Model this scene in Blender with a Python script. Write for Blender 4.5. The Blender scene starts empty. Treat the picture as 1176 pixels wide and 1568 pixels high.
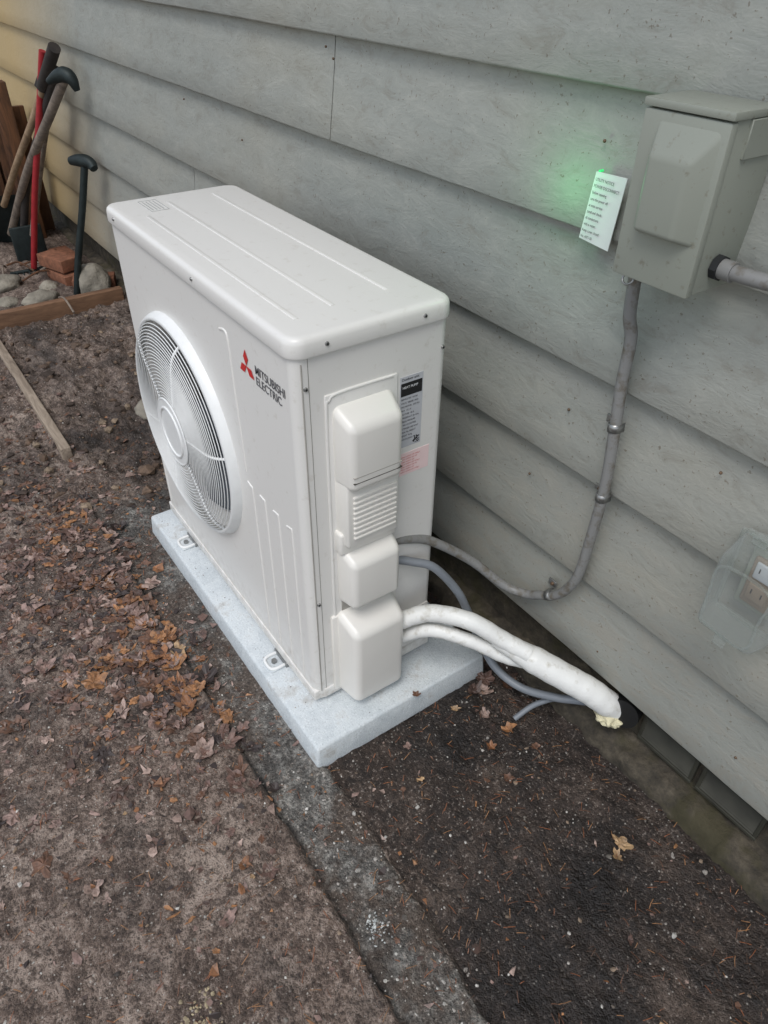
import bpy, bmesh, math, random
from mathutils import Vector, Matrix, noise, Euler
random.seed(7)
SC=bpy.context.scene
COL=SC.collection

# ------------------------------------------------------------------ helpers
def empty(name):
    o=bpy.data.objects.new(name,None); COL.objects.link(o); o.empty_display_size=.1; return o
def mk(name,verts,faces,mat,parent=None,smooth=False,autos=None):
    me=bpy.data.meshes.new(name); me.from_pydata([tuple(v) for v in verts],[],faces); me.update()
    o=bpy.data.objects.new(name,me); COL.objects.link(o)
    if mat: me.materials.append(mat)
    if smooth: me.polygons.foreach_set('use_smooth',[True]*len(me.polygons))
    if autos is not None:
        me.polygons.foreach_set('use_smooth',[True]*len(me.polygons))
        try: me.set_sharp_from_angle(angle=math.radians(autos))
        except Exception: pass
    if parent: o.parent=parent
    return o
def from_bm(name,bm,mat,parent=None,autos=35):
    me=bpy.data.meshes.new(name); bm.normal_update(); bm.to_mesh(me); bm.free()
    o=bpy.data.objects.new(name,me); COL.objects.link(o)
    if mat: me.materials.append(mat)
    me.polygons.foreach_set('use_smooth',[True]*len(me.polygons))
    try: me.set_sharp_from_angle(angle=math.radians(autos))
    except Exception: pass
    if parent: o.parent=parent
    return o
def rbox(name,x0,x1,y0,y1,z0,z1,bev,mat,parent=None,seg=3,tf=None,autos=40):
    bm=bmesh.new(); bmesh.ops.create_cube(bm,size=1)
    for v in bm.verts:
        v.co=Vector(((x0+x1)/2+v.co.x*(x1-x0),(y0+y1)/2+v.co.y*(y1-y0),(z0+z1)/2+v.co.z*(z1-z0)))
    if tf:
        for v in bm.verts: v.co=tf(v.co)
    if bev>0: bmesh.ops.bevel(bm,geom=bm.edges[:],offset=bev,segments=seg,profile=.5,affect='EDGES',clamp_overlap=True)
    return from_bm(name,bm,mat,parent,autos)
def catmull(P,n=10):
    P=[Vector(p) for p in P]; Q=[P[0]*2-P[1]]+P+[P[-1]*2-P[-2]]; out=[]
    for i in range(1,len(Q)-2):
        for k in range(n):
            t=k/n
            a,b,c,d=Q[i-1],Q[i],Q[i+1],Q[i+2]
            out.append(.5*((2*b)+(c-a)*t+(2*a-5*b+4*c-d)*t*t+(3*b-a-3*c+d)*t**3))
    out.append(P[-1]); return out
def tube(name,P,r,mat,parent=None,n=10,seg=14,sm=True,rf=None):
    pts=catmull(P,n) if sm else [Vector(p) for p in P]
    V=[];F=[]
    T=(pts[1]-pts[0]).normalized()
    N=T.orthogonal().normalized()
    for i,p in enumerate(pts):
        if i==0: t=(pts[1]-pts[0])
        elif i==len(pts)-1: t=pts[-1]-pts[-2]
        else: t=pts[i+1]-pts[i-1]
        t.normalize(); N=(N-t*N.dot(t)).normalized(); B=t.cross(N)
        rr=r if rf is None else rf(i/(len(pts)-1),i)
        for k in range(seg):
            a=2*math.pi*k/seg; V.append(p+(N*math.cos(a)+B*math.sin(a))*rr)
    for i in range(len(pts)-1):
        for k in range(seg):
            k2=(k+1)%seg; F.append((i*seg+k,i*seg+k2,(i+1)*seg+k2,(i+1)*seg+k))
    F.append(tuple(range(seg))[::-1]); F.append(tuple((len(pts)-1)*seg+k for k in range(seg)))
    return mk(name,V,F,mat,parent,autos=50)
def disc(name,c,axis,r,h,mat,parent=None,seg=24,bev=0.0):
    bm=bmesh.new(); bmesh.ops.create_cone(bm,cap_ends=True,segments=seg,radius1=r,radius2=r*(1-bev),depth=h)
    q=Vector((0,0,1)).rotation_difference(Vector(axis)).to_matrix().to_4x4()
    bmesh.ops.transform(bm,matrix=Matrix.Translation(Vector(c))@q,verts=bm.verts)
    return from_bm(name,bm,mat,parent)
def text(name,s,size,loc,rot,mat,parent,spacing=1.0,ext=0.0002,sx=1.0,bold=0.0,line=1.0):
    cu=bpy.data.curves.new(name+"_c",'FONT'); cu.body=s; cu.size=size; cu.extrude=ext; cu.space_character=spacing; cu.offset=bold; cu.space_line=line
    to=bpy.data.objects.new(name+"_t",cu); COL.objects.link(to); bpy.context.view_layer.update()
    dg=bpy.context.evaluated_depsgraph_get()
    me=bpy.data.meshes.new_from_object(to.evaluated_get(dg)); bpy.data.objects.remove(to)
    me.transform(Matrix.Translation(Vector(loc))@Euler(rot).to_matrix().to_4x4()@Matrix.Scale(sx,4,(1,0,0)))
    me.materials.clear(); me.materials.append(mat)
    o=bpy.data.objects.new(name,me); COL.objects.link(o); o.parent=parent; return o

# ------------------------------------------------------------------ materials
def srgb(r,g,b):
    f=lambda c:(c/255/12.92) if c/255<=.04045 else ((c/255+.055)/1.055)**2.4
    return (f(r),f(g),f(b),1)
class M:
    def __init__(s,name,rough=.5,metal=0):
        s.m=bpy.data.materials.new(name); s.m.use_nodes=True; s.nt=s.m.node_tree; s.b=s.nt.nodes["Principled BSDF"]
        s.b.inputs["Roughness"].default_value=rough; s.b.inputs["Metallic"].default_value=metal
        s.tc=s.nt.nodes.new("ShaderNodeTexCoord")
    def n(s,t,**k):
        nd=s.nt.nodes.new(t)
        for a,b in k.items():
            if a.startswith('i_'): nd.inputs[a[2:]].default_value=b
            else: setattr(nd,a,b)
        return nd
    def l(s,a,b): s.nt.links.new(a,b)
    def noise(s,scale,detail=4,rough=.55,stretch=(1,1,1),dist=0):
        nz=s.n("ShaderNodeTexNoise",i_Scale=scale,i_Detail=detail,i_Roughness=rough,i_Distortion=dist)
        if stretch!=(1,1,1):
            mp=s.n("ShaderNodeMapping"); mp.inputs["Scale"].default_value=stretch; s.l(s.tc.outputs["Object"],mp.inputs[0]); s.l(mp.outputs[0],nz.inputs["Vector"])
        else: s.l(s.tc.outputs["Object"],nz.inputs["Vector"])
        return nz.outputs["Fac"]
    def ramp(s,src,stops):
        r=s.n("ShaderNodeValToRGB"); e=r.color_ramp.elements
        while len(e)<len(stops): e.new(.5)
        for i,(p,c) in enumerate(stops): e[i].position=p; e[i].color=c if len(c)==4 else (*c,1)
        s.l(src,r.inputs[0]); return r.outputs[0]
    def mask(s,src,a,b):
        r=s.n("ShaderNodeMapRange"); r.inputs[1].default_value=a; r.inputs[2].default_value=b; r.clamp=True; s.l(src,r.inputs[0]); return r.outputs[0]
    def mix(s,f,a,b,mode='MIX'):
        m=s.n("ShaderNodeMix"); m.data_type='RGBA'; m.blend_type=mode
        for i,v in ((0,f),(6,a),(7,b)):
            if isinstance(v,(float,int)): m.inputs[i].default_value=v
            elif isinstance(v,tuple): m.inputs[i].default_value=v
            else: s.l(v,m.inputs[i])
        return m.outputs[2]
    def math(s,op,a,b=0.):
        m=s.n("ShaderNodeMath"); m.operation=op
        for i,v in ((0,a),(1,b)):
            if isinstance(v,(float,int)): m.inputs[i].default_value=v
            else: s.l(v,m.inputs[i])
        return m.outputs[0]
    def col(s,c):
        if isinstance(c,tuple): s.b.inputs["Base Color"].default_value=c
        else: s.l(c,s.b.inputs["Base Color"])
    def bump(s,h,strength=.3,dist=.002,prev=None):
        b=s.n("ShaderNodeBump"); b.inputs["Strength"].default_value=strength; b.inputs["Distance"].default_value=dist
        s.l(h,b.inputs["Height"])
        if prev is not None: s.l(prev,b.inputs["Normal"])
        s.l(b.outputs[0],s.b.inputs["Normal"]); return b.outputs[0]
def simple(name,c,rough=.5,metal=0,var=.08,scale=30,bump=.0,bd=.001):
    m=M(name,rough,metal)
    f=m.noise(scale,2)
    a=tuple(x*(1-var) for x in c[:3])+(1,); b=tuple(min(1,x*(1+var)) for x in c[:3])+(1,)
    m.col(m.ramp(f,[(.3,a),(.7,b)]))
    if bump>0: m.bump(m.noise(scale*6,2),bump,bd)
    return m.m

m_white=M("unit_enamel",.32)
g=m_white.noise(40,3,.7)
wsep=m_white.n("ShaderNodeSeparateXYZ"); m_white.l(m_white.tc.outputs["Object"],wsep.inputs[0])
wc=m_white.mix(m_white.mask(g,.60,.8),srgb(227,225,220),srgb(212,208,200))
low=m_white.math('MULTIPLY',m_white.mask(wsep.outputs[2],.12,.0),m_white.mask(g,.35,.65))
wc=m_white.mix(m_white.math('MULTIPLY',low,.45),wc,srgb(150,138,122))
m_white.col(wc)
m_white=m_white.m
m_cover=simple("cover_plastic",srgb(229,226,219),.34,var=.02,scale=8)
m_grille=simple("grille_enamel",srgb(228,229,227),.4,var=.03)
m_dark=simple("dark_interior",srgb(34,36,38),.6)
m_fan=simple("fan_plastic",srgb(78,84,92),.5)
m_seam=simple("seam_shadow_gap",srgb(70,66,60),.8)
m_seammid=simple("seam_line",srgb(128,124,116),.8)
m_seamlite=simple("seam_edge",srgb(162,158,150),.7)
m_red=simple("logo_red",srgb(200,40,40),.4,var=.02)
m_txt=simple("logo_grey_ink",srgb(95,95,98),.5,var=.02)
m_emb=simple("lid_emblem_ink",srgb(172,173,170),.5,var=.02)
m_blk=simple("black_ink",srgb(25,25,27),.5)
m_lab=simple("label_paper",srgb(228,229,230),.45,var=.02)
m_labsil=simple("label_silver",srgb(190,192,196),.35,var=.03)
m_pink=simple("pink_label",srgb(240,214,212),.5,var=.03)
m_pinkink=simple("pink_ink",srgb(214,140,138),.5)
m_steel=simple("zinc_steel",srgb(150,150,148),.35,.8,var=.15,scale=60)
m_rust=simple("rusty_bolt",srgb(110,90,72),.6,.4,var=.3,scale=90)
m_fins=simple("coil_fins",srgb(90,92,95),.5,.6)

mm=M("pad_concrete",.8)
pn=mm.noise(16,4,.7); pf=mm.noise(240,2,.7)
base=mm.ramp(pn,[(.3,srgb(188,195,198)),(.7,srgb(216,221,222))])
base=mm.mix(mm.math('MULTIPLY',mm.mask(pf,.60,.70),.45),base,srgb(120,122,120))
base=mm.mix(mm.math('MULTIPLY',mm.mask(pf,.42,.34),.5),base,srgb(234,238,238))
base=mm.mix(mm.math('MULTIPLY',mm.mask(pn,.56,.72),.55),base,srgb(140,132,120))
mm.col(base); mm.bump(pf,.6,.003); m_pad=mm.m

# siding
mm=M("siding_paint",.55)
sep=mm.n("ShaderNodeSeparateXYZ"); mm.l(mm.tc.outputs["Object"],sep.inputs[0])
big=mm.noise(1.6,4,.65,(.5,1,1)); gr=mm.noise(24,4,.78,(.5,1,1.1),.5); fi=mm.noise(170,2,.7,(.7,1,.7))
base=mm.ramp(big,[(.3,srgb(145,149,143)),(.5,srgb(156,158,151)),(.7,srgb(161,159,147))])
base=mm.mix(mm.math('MULTIPLY',mm.mask(gr,.46,.34),.34),base,srgb(128,122,110))
base=mm.mix(mm.math('MULTIPLY',mm.mask(gr,.50,.70),.38),base,srgb(180,180,171))
base=mm.mix(mm.math('MULTIPLY',mm.mask(fi,.66,.70),.6),base,srgb(104,92,76))
low=mm.mask(sep.outputs[2],.85,.05)
base=mm.mix(mm.math('MULTIPLY',mm.math('MULTIPLY',low,mm.mask(gr,.38,.58)),.38),base,srgb(136,122,104))
base=mm.mix(mm.math('MULTIPLY',mm.mask(sep.outputs[0],-2.6,-3.9),.8),base,srgb(192,162,104))  # warm light on the far-left wall, painted into the siding colour
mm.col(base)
mm.bump(mm.math('ADD',gr,mm.math('MULTIPLY',fi,.3)),.6,.0035)
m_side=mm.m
m_joint=simple("joint_caulk",srgb(112,106,94),.8)

mm=M("foundation_concrete",.9)
fn=mm.noise(22,5,.75)
base=mm.ramp(fn,[(.3,srgb(42,39,34)),(.5,srgb(68,62,52)),(.7,srgb(96,88,74))])
base=mm.mix(mm.math('MULTIPLY',mm.mask(mm.noise(8,3,.7),.52,.64),.7),base,srgb(62,58,36))
mm.col(base); mm.bump(fn,.9,.008); m_found=mm.m
m_vent=simple("vent_metal",srgb(66,65,56),.6,.2,var=.25,scale=20)

mm=M("ground_dirt",.82)
at=mm.n("ShaderNodeVertexColor"); at.layer_name="zone"
sp=mm.n("ShaderNodeSeparateColor"); mm.l(at.outputs["Color"],sp.inputs[0])
R,G,B=sp.outputs
nA=mm.noise(5,4,.75); nB=mm.noise(34,4,.8); nC=mm.noise(150,3,.75)
dirt=mm.ramp(nA,[(.32,srgb(72,60,52)),(.5,srgb(120,103,92)),(.66,srgb(162,145,132))])
dirt=mm.mix(mm.math('MULTIPLY',mm.mask(nB,.48,.58),.8),dirt,srgb(74,61,53))
dirt=mm.mix(mm.math('MULTIPLY',mm.mask(nB,.45,.36),.6),dirt,srgb(178,161,148))
conc=mm.ramp(nB,[(.34,srgb(64,61,57)),(.5,srgb(106,103,98)),(.64,srgb(152,149,142))])
conc=mm.mix(mm.math('MULTIPLY',mm.mask(nA,.46,.56),.85),conc,srgb(84,71,61))
soil=mm.ramp(nA,[(.32,srgb(38,32,28)),(.5,srgb(64,53,46)),(.68,srgb(100,86,76))])
soil=mm.mix(mm.math('MULTIPLY',mm.mask(nB,.48,.60),.8),soil,srgb(38,32,28))
def soft(x): return mm.mask(mm.math('ADD',x,mm.math('MULTIPLY',mm.math('SUBTRACT',nB,.5),1.6)),.30,.70)
base=mm.mix(soft(R),dirt,conc); base=mm.mix(soft(G),base,soil)
base=mm.mix(mm.math('MULTIPLY',mm.mask(nC,.53,.62),.65),base,srgb(36,30,27))
base=mm.mix(mm.math('MULTIPLY',mm.mask(nC,.43,.33),.50),base,srgb(184,170,158))
vo=mm.n("ShaderNodeTexVoronoi",i_Scale=150.); mm.l(mm.tc.outputs["Object"],vo.inputs["Vector"])
vc=mm.n("ShaderNodeSeparateColor"); mm.l(vo.outputs["Color"],vc.inputs[0])
spk=mm.math('MULTIPLY',mm.mask(vo.outputs["Distance"],.34,.18),mm.mask(vc.outputs[0],.88,.90))
base=mm.mix(mm.math('MULTIPLY',spk,.8),base,srgb(190,184,174))
base=mm.mix(mm.math('MULTIPLY',B,.85),base,srgb(24,20,18))
mm.col(base)
ro=mm.n("ShaderNodeMapRange"); ro.inputs[1].default_value=0; ro.inputs[2].default_value=.8; ro.inputs[3].default_value=.85; ro.inputs[4].default_value=.45; mm.l(B,ro.inputs[0]); mm.l(ro.outputs[0],mm.b.inputs["Roughness"])
mm.bump(mm.math('ADD',nB,mm.math('MULTIPLY',nC,.4)),1.,.015)
m_ground=mm.m

def vcol(name,rough=.8):
    mm=M(name,rough); at=mm.n("ShaderNodeVertexColor"); at.layer_name="col"
    f=mm.noise(80,3,.7); mm.col(mm.mix(mm.mask(f,.40,.66),at.outputs["Color"],mm.mix(.65,at.outputs["Color"],(0.03,.022,.017,1))))
    return mm.m
m_leaf=vcol("dry_leaf",.5); m_peb=vcol("pebble",.85)

m_box=M("box_paint",.42); m_box.col(m_box.mix(m_box.mask(m_box.noise(70,3,.7),.6,.75),srgb(148,152,141),srgb(128,126,112))); m_box=m_box.m
m_pvc=M("conduit_grey",.5); m_pvc.col(m_pvc.mix(m_pvc.mask(m_pvc.noise(40,3,.7),.48,.66),srgb(132,132,130),srgb(108,102,92))); m_pvc=m_pvc.m
m_whip=simple("flex_conduit_grey",srgb(122,127,133),.42,var=.08,scale=25)
m_wrap=M("white_pipe_wrap",.45); wn=m_wrap.noise(45,3,.6); m_wrap.col(m_wrap.mix(m_wrap.mask(wn,.55,.80),srgb(228,228,224),srgb(188,184,172))); m_wrap.bump(wn,.35,.005); m_wrap=m_wrap.m
m_foam=simple("cream_foam",srgb(218,210,176),.8,var=.12,scale=60,bump=.8,bd=.004)
m_black=simple("black_rubber",srgb(22,22,22),.5)

def wood(name,a,b,rough=.75,stretch=(1,1,1),scale=14):
    mm=M(name,rough); n=mm.noise(scale,4,.7,stretch,1.5); mm.col(mm.ramp(n,[(.3,a),(.7,b)])); mm.bump(n,.5,.003); return mm.m
m_handle=wood("handle_wood",srgb(122,98,74),srgb(170,146,118))
m_hgrey=wood("handle_weathered",srgb(96,86,78),srgb(146,132,118))
m_hdark=wood("handle_black",srgb(36,33,32),srgb(60,53,48))
m_hred=simple("handle_red",srgb(150,34,40),.5,var=.2)
m_iron=simple("tool_iron",srgb(44,52,52),.55,.5,var=.2)
m_board=wood("timber_board",srgb(92,66,48),srgb(140,106,80),stretch=(1,.15,1),scale=30)
m_pale=wood("timber_pale",srgb(112,98,84),srgb(176,160,142),stretch=(.15,1,1),scale=30)
m_fence=wood("stained_wood",srgb(50,32,20),srgb(112,74,46),stretch=(1,1,.2),scale=16)
m_brick=simple("brick_clay",srgb(128,84,62),.9,var=.3,scale=40,bump=.8,bd=.003)
m_stone=simple("field_stone",srgb(132,126,114),.9,var=.35,scale=14,bump=.8,bd=.006)

# ------------------------------------------------------------------ house wall
house=empty("house")
ZL=[.107,.313,.548,.752,.985,1.194,1.41,1.625,1.845,2.06,2.28,2.5]
XA,XB=-9.0,3.6
splits={1:[-.3],2:[-1.63],4:[-.70],0:[1.3],3:[-3.1],5:[-2.3,1.5],6:[.9]}
V=[];F=[]
for i in range(len(ZL)-1):
    z0,z1=ZL[i],ZL[i+1]; cuts=[XA]+sorted(splits.get(i,[]))+[XB]
    for a,b in zip(cuts[:-1],cuts[1:]):
        a+=.0020; b-=.0020
        n=max(2,int((b-a)/.03)); prev=None
        for k in range(n+1):
            x=a+(b-a)*k/n
            w=noise.noise(Vector((x*1.3,i*7.1,0)))*.0030+noise.noise(Vector((x*14,i*7.1,2)))*.0010; wy=noise.noise(Vector((x*1.7,i*3.3,5)))*.0028
            zb=z0+w
            prof=[(.028+wy,zb),(.0035+wy,zb),(.0012+wy,zb+.0012),(wy,zb+.004)]
            for q in (.3,.65): prof.append((wy*(1-q)+.024*q,z0+(z1-z0)*q))
            prof.append((.0245,z1+.02))
            s=len(V); V+= [(x,y,z) for y,z in prof]
            if k: 
                for j in range(len(prof)-1): F.append((prev+j,s+j,s+j+1,prev+j+1))
            else: F.append(tuple(s+j for j in range(len(prof))))
            prev=s
        F.append(tuple(prev+j for j in range(len(prof)))[::-1])
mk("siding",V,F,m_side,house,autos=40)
rbox("sheathing",XA,XB,.033,.12,.10,2.55,0,m_joint,house)
rbox("unseen_soffit",XA,XB,-.45,.12,2.5,2.56,0,m_side,house)  # out of view, added to cut and soften the sky light
bm=bmesh.new()
for x,z in [(-.69,1.15),(-.685,1.02),(-.72,1.17),(.10,1.12),(.45,.70),(.52,.35),(.13,.66),(-.3,1.23),(-1.2,.9),(.33,.16),(.37,.59),(.66,.18),(-2.0,1.02),(-1.6,.95),(.06,.47),(.5,1.3)]:
    bmesh.ops.create_uvsphere(bm,u_segments=10,v_segments=6,radius=.0028,matrix=Matrix.Translation((x,.008,z)))
from_bm("nail_heads",bm,m_rust,house)
def grid(name,x0,x1,nx,prof,amp,mat,parent,fr=18):
    V=[];F=[]
    for i in range(nx+1):
        x=x0+(x1-x0)*i/nx
        for (y,z) in prof:
            v=Vector((x,y,z)); d=noise.fractal(v*fr,1.,2.,4)*amp
            V.append((x,y-d,z+d*.7))
    m=len(prof)
    for i in range(nx):
        for j in range(m-1): F.append((i*m+j,(i+1)*m+j,(i+1)*m+j+1,i*m+j+1))
    return mk(name,V,F,mat,parent,smooth=True)
grid("foundation_wall",-5,3.6,700,[(.048,-.10),(.048,-.05),(.048,-.02),(.048,0),(.048,.03),(.048,.06),(.048,.09),(.048,.13)],.004,m_found,house)
grid("foundation_ledge",-5,3.6,1000,[(-.020,-.16),(-.018,-.09),(-.016,-.06),(-.010,-.044),(.002,-.036),(.016,-.033),(.028,-.031),(.054,-.030)],.011,m_found,house,26)
for k,(a,b) in enumerate([(.462,.60),(.612,.75),(.95,1.1),(-1.4,-1.25)]):
    z0,z1=-.012,.082
    rbox("vent_frame_top_%d"%k,a,b,.034,.046,z1-.008,z1,.001,m_vent,house)
    rbox("vent_frame_bottom_%d"%k,a,b,.034,.046,z0,z0+.008,.001,m_vent,house)
    for s,(p,q) in enumerate([(a,a+.008),(b-.008,b)]): rbox("vent_frame_side_%d_%d"%(k,s),p,q,.035,.0455,z0+.008,z1-.008,.001,m_vent,house)
    V=[];F=[]
    for j in range(9):
        z=z0+.012+j*.0085; s=len(V)
        V+=[(a+.008,.035,z),(b-.008,.035,z),(b-.008,.043,z+.0045),(a+.008,.043,z+.0045)]; F.append((s,s+1,s+2,s+3))
    mk("vent_louvres_%d"%k,V,F,m_vent,house)
    rbox("vent_backing_%d"%k,a+.004,b-.004,.0434,.0445,z0+.004,z1-.004,0,m_dark,house)

# ------------------------------------------------------------------ ground
def axis(lo,hi,st,L0,L1):
    a=[lo+i*st for i in range(int(round((hi-lo)/st))+1)]
    s=st; x=a[-1]
    while x<L1: s*=1.35; x+=s; a.append(x)
    s=st; x=a[0]
    while x>L0: s*=1.35; x-=s; a.insert(0,x)
    return a
xs=axis(-2.7,1.15,.010,-60,60); ys=axis(-1.6,.06,.007,-60,12)
def sst(a,b,x):
    t=max(0,min(1,(x-a)/(b-a))); return t*t*(3-2*t)
def lineA(x): return -.688-.012*sst(.2,.7,x)+.006*noise.noise(Vector((x*9,0,3)))+.005*noise.noise(Vector((x*30,0,3)))
def lineB(x): return -.552-.03*sst(.2,.9,x)+.012*noise.noise(Vector((x*7,4,3)))+.006*noise.noise(Vector((x*30,8,3)))
def hgt(x,y):
    v=Vector((x,y,0)); la,lb=lineA(x),lineB(x)
    n=noise.fractal(v*6,1.,2.,4); nf=noise.fractal(v*28,.8,2.,4)
    east=sst(-1.25,-.95,x)
    slab=sst(la+.002,la-.002,y)
    h=-.070+n*.003+nf*.0024
    h+=slab*east*.013
    gr=math.exp(-((y-la-.003)/.006)**2)*east*(.7+.5*noise.noise(Vector((x*6,7,0))))
    h-=gr*.010
    so=sst(lb-.004,lb+.01,y)*sst(-1.0,-.8,x)
    h+=so*(-.010+n*.007+nf*.005)
    ug=(1-east)
    h+=ug*(n*.024+nf*.009)
    h-=.035*math.exp(-((x+1.50)/.35)**2-((y+.42)/.16)**2)*1.0
    h+=sst(-2.62,-2.70,x)*sst(-.9,-.6,y)*.03
    return h,slab*east,east,so,gr,n,nf
V=[];C=[]
for y in ys:
    for x in xs:
        far=abs(x)>6 or abs(y)>6
        if y>.0 and not far: 
            h=-.075;s=0;e=1;so=1;gr=0;n=nf=0
        elif far: h=-.08;s=1;e=0;so=0;gr=0;n=nf=0
        else: h,s,e,so,gr,n,nf=hgt(x,y)
        V.append((x,y,h))
        strip=e*(1-s)*(1-so)
        wet=gr*.95
        wet+=.65*math.exp(-((x+1.45)/.5)**2-((y+.42)/.16)**2)
        wet+=so*.85*sst(.1,.9,x)*sst(-.3,.4,noise.noise(Vector((x*2.3,y*2.3,9)))+.2)*sst(-.08,-.35,y)
        wet+=.5*math.exp(-((x+.75)/.25)**2-((y+.75)/.07)**2)
        wet+=.5*sst(.08,.5,noise.noise(Vector((x*3,y*3,31))))
        wet+=.4*sst(.15,.5,noise.noise(Vector((x*9,y*9,3))))
        wet+=so*.35*sst(-.1,.0,y)
        C.append((strip,so,min(1,wet),1))
nx=len(xs)
F=[(j*nx+i,j*nx+i+1,(j+1)*nx+i+1,(j+1)*nx+i) for j in range(len(ys)-1) for i in range(nx-1)]
gnd=mk("ground",V,F,m_ground,None,smooth=True)
ca=gnd.data.color_attributes.new("zone",'FLOAT_COLOR','POINT')
ca.data.foreach_set("color",[c for q in C for c in q])

def scatter(name,items,mat):
    V=[];F=[];Cc=[]
    for vs,fs,c in items:
        s=len(V); V+=vs; F+=[tuple(s+i for i in f) for f in fs]; Cc+=[c]*len(vs)
    o=mk(name,V,F,mat,None,smooth=False)
    ca=o.data.color_attributes.new("col",'FLOAT_COLOR','POINT'); ca.data.foreach_set("color",[q for c in Cc for q in c])
    return o
PAD=(-.882,.096,-.562,-.09)
def onpad(x,y,m=.01): return PAD[0]-m<x<PAD[1]+m and PAD[2]-m<y<PAD[3]+m
leafcols=[srgb(146,100,66),srgb(168,120,80),srgb(116,84,66),srgb(118,92,82),srgb(150,124,114),srgb(86,66,58),srgb(62,51,48),srgb(168,144,132),srgb(184,152,114)]
def jit(c,a=.18):
    k=1+random.uniform(-a,a); return (c[0]*k,c[1]*k,c[2]*k,1)
def leaf(x,y,s,c,curl=.25,lobes=2.5,lift=.002):
    h=hgt(x,y)[0] if not onpad(x,y) else -.012
    a0=random.uniform(0,6.28); n=22; tx,ty=random.uniform(-.3,.3),random.uniform(-.3,.3)
    vs=[]; ph=random.uniform(0,6)
    def z(u,v): return h+lift+abs(tx*u+ty*v)*.8+curl*(u*u+v*v)/s*.7+math.sin(u/s*4+ph)*s*.08+math.sin(v/s*5+ph)*s*.06
    vs.append((x,y,z(0,0)))
    ea=random.uniform(.45,1.)
    torn=random.uniform(0,6.28); tw=random.choice([0,0,.6,1.1])
    for ring in (.5,1.):
        for k in range(n):
            t=2*math.pi*k/n
            r=s*(.55+.45*abs(math.cos(lobes*t))**.8*(.6+.4*math.cos(t/2)**2))*random.uniform(.78,1.12)
            if tw and abs((t-torn+3.14)%6.28-3.14)<tw: r*=.5
            if ring<1: r=min(r,s*.42)
            u=math.cos(t)*r; v=math.sin(t)*r*ea
            U=u*math.cos(a0)-v*math.sin(a0); W=u*math.sin(a0)+v*math.cos(a0)
            vs.append((x+U,y+W,z(U,W)+random.uniform(-.07,.07)*s))
    fs=[(0,1+k,1+(k+1)%n) for k in range(n)]+[(1+k,1+n+k,1+n+(k+1)%n,1+(k+1)%n) for k in range(n)]
    return vs,fs,jit(c)
def chip(x,y,s,c):
    h=hgt(x,y)[0]; n=random.randint(3,6); a=random.uniform(0,6)
    tx,ty=random.uniform(-.5,.5),random.uniform(-.5,.5); vs=[]
    el=random.uniform(.2,.9); a0=random.uniform(0,6.28)
    for k in range(n):
        t=a+2*math.pi*k/n+random.uniform(-.45,.45); r=s*random.uniform(.5,1.25)
        u,v=math.cos(t)*r,math.sin(t)*r*el
        U=u*math.cos(a0)-v*math.sin(a0); W=u*math.sin(a0)+v*math.cos(a0)
        vs.append((x+U,y+W,h+.0012+abs(U*tx+W*ty)+random.uniform(0,.002)))
    return vs,[tuple(range(n))],jit(c)
def needle(x,y,L,c,w=.0006):
    h=hgt(x,y)[0]+.002; a=random.uniform(0,3.14); dx,dy=math.cos(a)*L/2,math.sin(a)*L/2; px,py=-math.sin(a)*w,math.cos(a)*w
    b=random.uniform(-.15,.15)*L; z1=random.uniform(0,.004)
    ox,oy=px/w*b*.3,py/w*b*.3
    return [(x-dx+px,y-dy+py,h),(x-dx-px,y-dy-py,h),(x-px+ox,y-py+oy,h+.002),(x+px+ox,y+py+oy,h+.002),(x+dx-px,y+dy-py,h+z1),(x+dx+px,y+dy+py,h+z1)],[(0,1,2,3),(3,2,4,5)],jit(c)
items=[]
g=random.gauss
for i in range(210):
    x=g(-.52,.36); y=g(-.75,.065)
    if onpad(x,y,.03) or y>-.60: continue
    items.append(leaf(x,y,random.uniform(.014,.036),random.choice(leafcols[:8]),random.uniform(.1,.5)))
for x,y,s in [(-.44,-.70,.045),(-.40,-.735,.04),(-.49,-.68,.036),(-.28,-.735,.044),(-.24,-.71,.034),(-.34,-.72,.036),(-.52,-.74,.038),(-.2,-.74,.030),(-.37,-.69,.03)]:
    items.append(leaf(x,y,s,random.choice([leafcols[0],leafcols[1],leafcols[8]]),.5))
for i in range(460):
    x=g(-.9,.5); y=g(-.98,.2)
    if onpad(x,y,.03): continue
    items.append(leaf(x,y,random.uniform(.012,.036),random.choice(leafcols[2:8]),random.uniform(-.03,.10),lift=.0002))
for i in range(45):
    x=random.uniform(-.3,.9); y=random.uniform(-1.3,-.1)
    if onpad(x,y,.03): continue
    items.append(leaf(x,y,random.uniform(.006,.016),random.choice(leafcols),random.uniform(0,.5)))
for x,y,s,c in [(.59,-.15,.026,8),(.605,-.17,.016,8),(.26,-.15,.024,1),(.13,-.15,.035,5),(.09,-.06,.04,6),(.17,-.06,.03,2),(.2,-.17,.018,7),(.27,-.21,.014,0),(.15,-.22,.014,8),(.07,-.04,.03,7),(.1,-.3,.012,2),(.33,-.13,.014,2),(.12,-.10,.03,3),(.15,-.04,.03,5),(.22,-.07,.02,6),(.14,-.12,.032,7)]:
    items.append(leaf(x,y,s,leafcols[c],.6,lift=.004))
for i in range(3600):
    x=random.uniform(-2.5,1.0); y=random.uniform(-1.55,-.02)
    if onpad(x,y): continue
    if random.random()>(.8 if y<-.7 else .5): continue
    items.append(chip(x,y,abs(g(.0015,.0035))+.0015,random.choice(leafcols[:8])))
for i in range(2000):
    x=g(-.7,.45); y=g(-.82,.14)
    if onpad(x,y): continue
    items.append(chip(x,y,abs(g(.005,.005))+.002,random.choice(leafcols[:8])))
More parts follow.
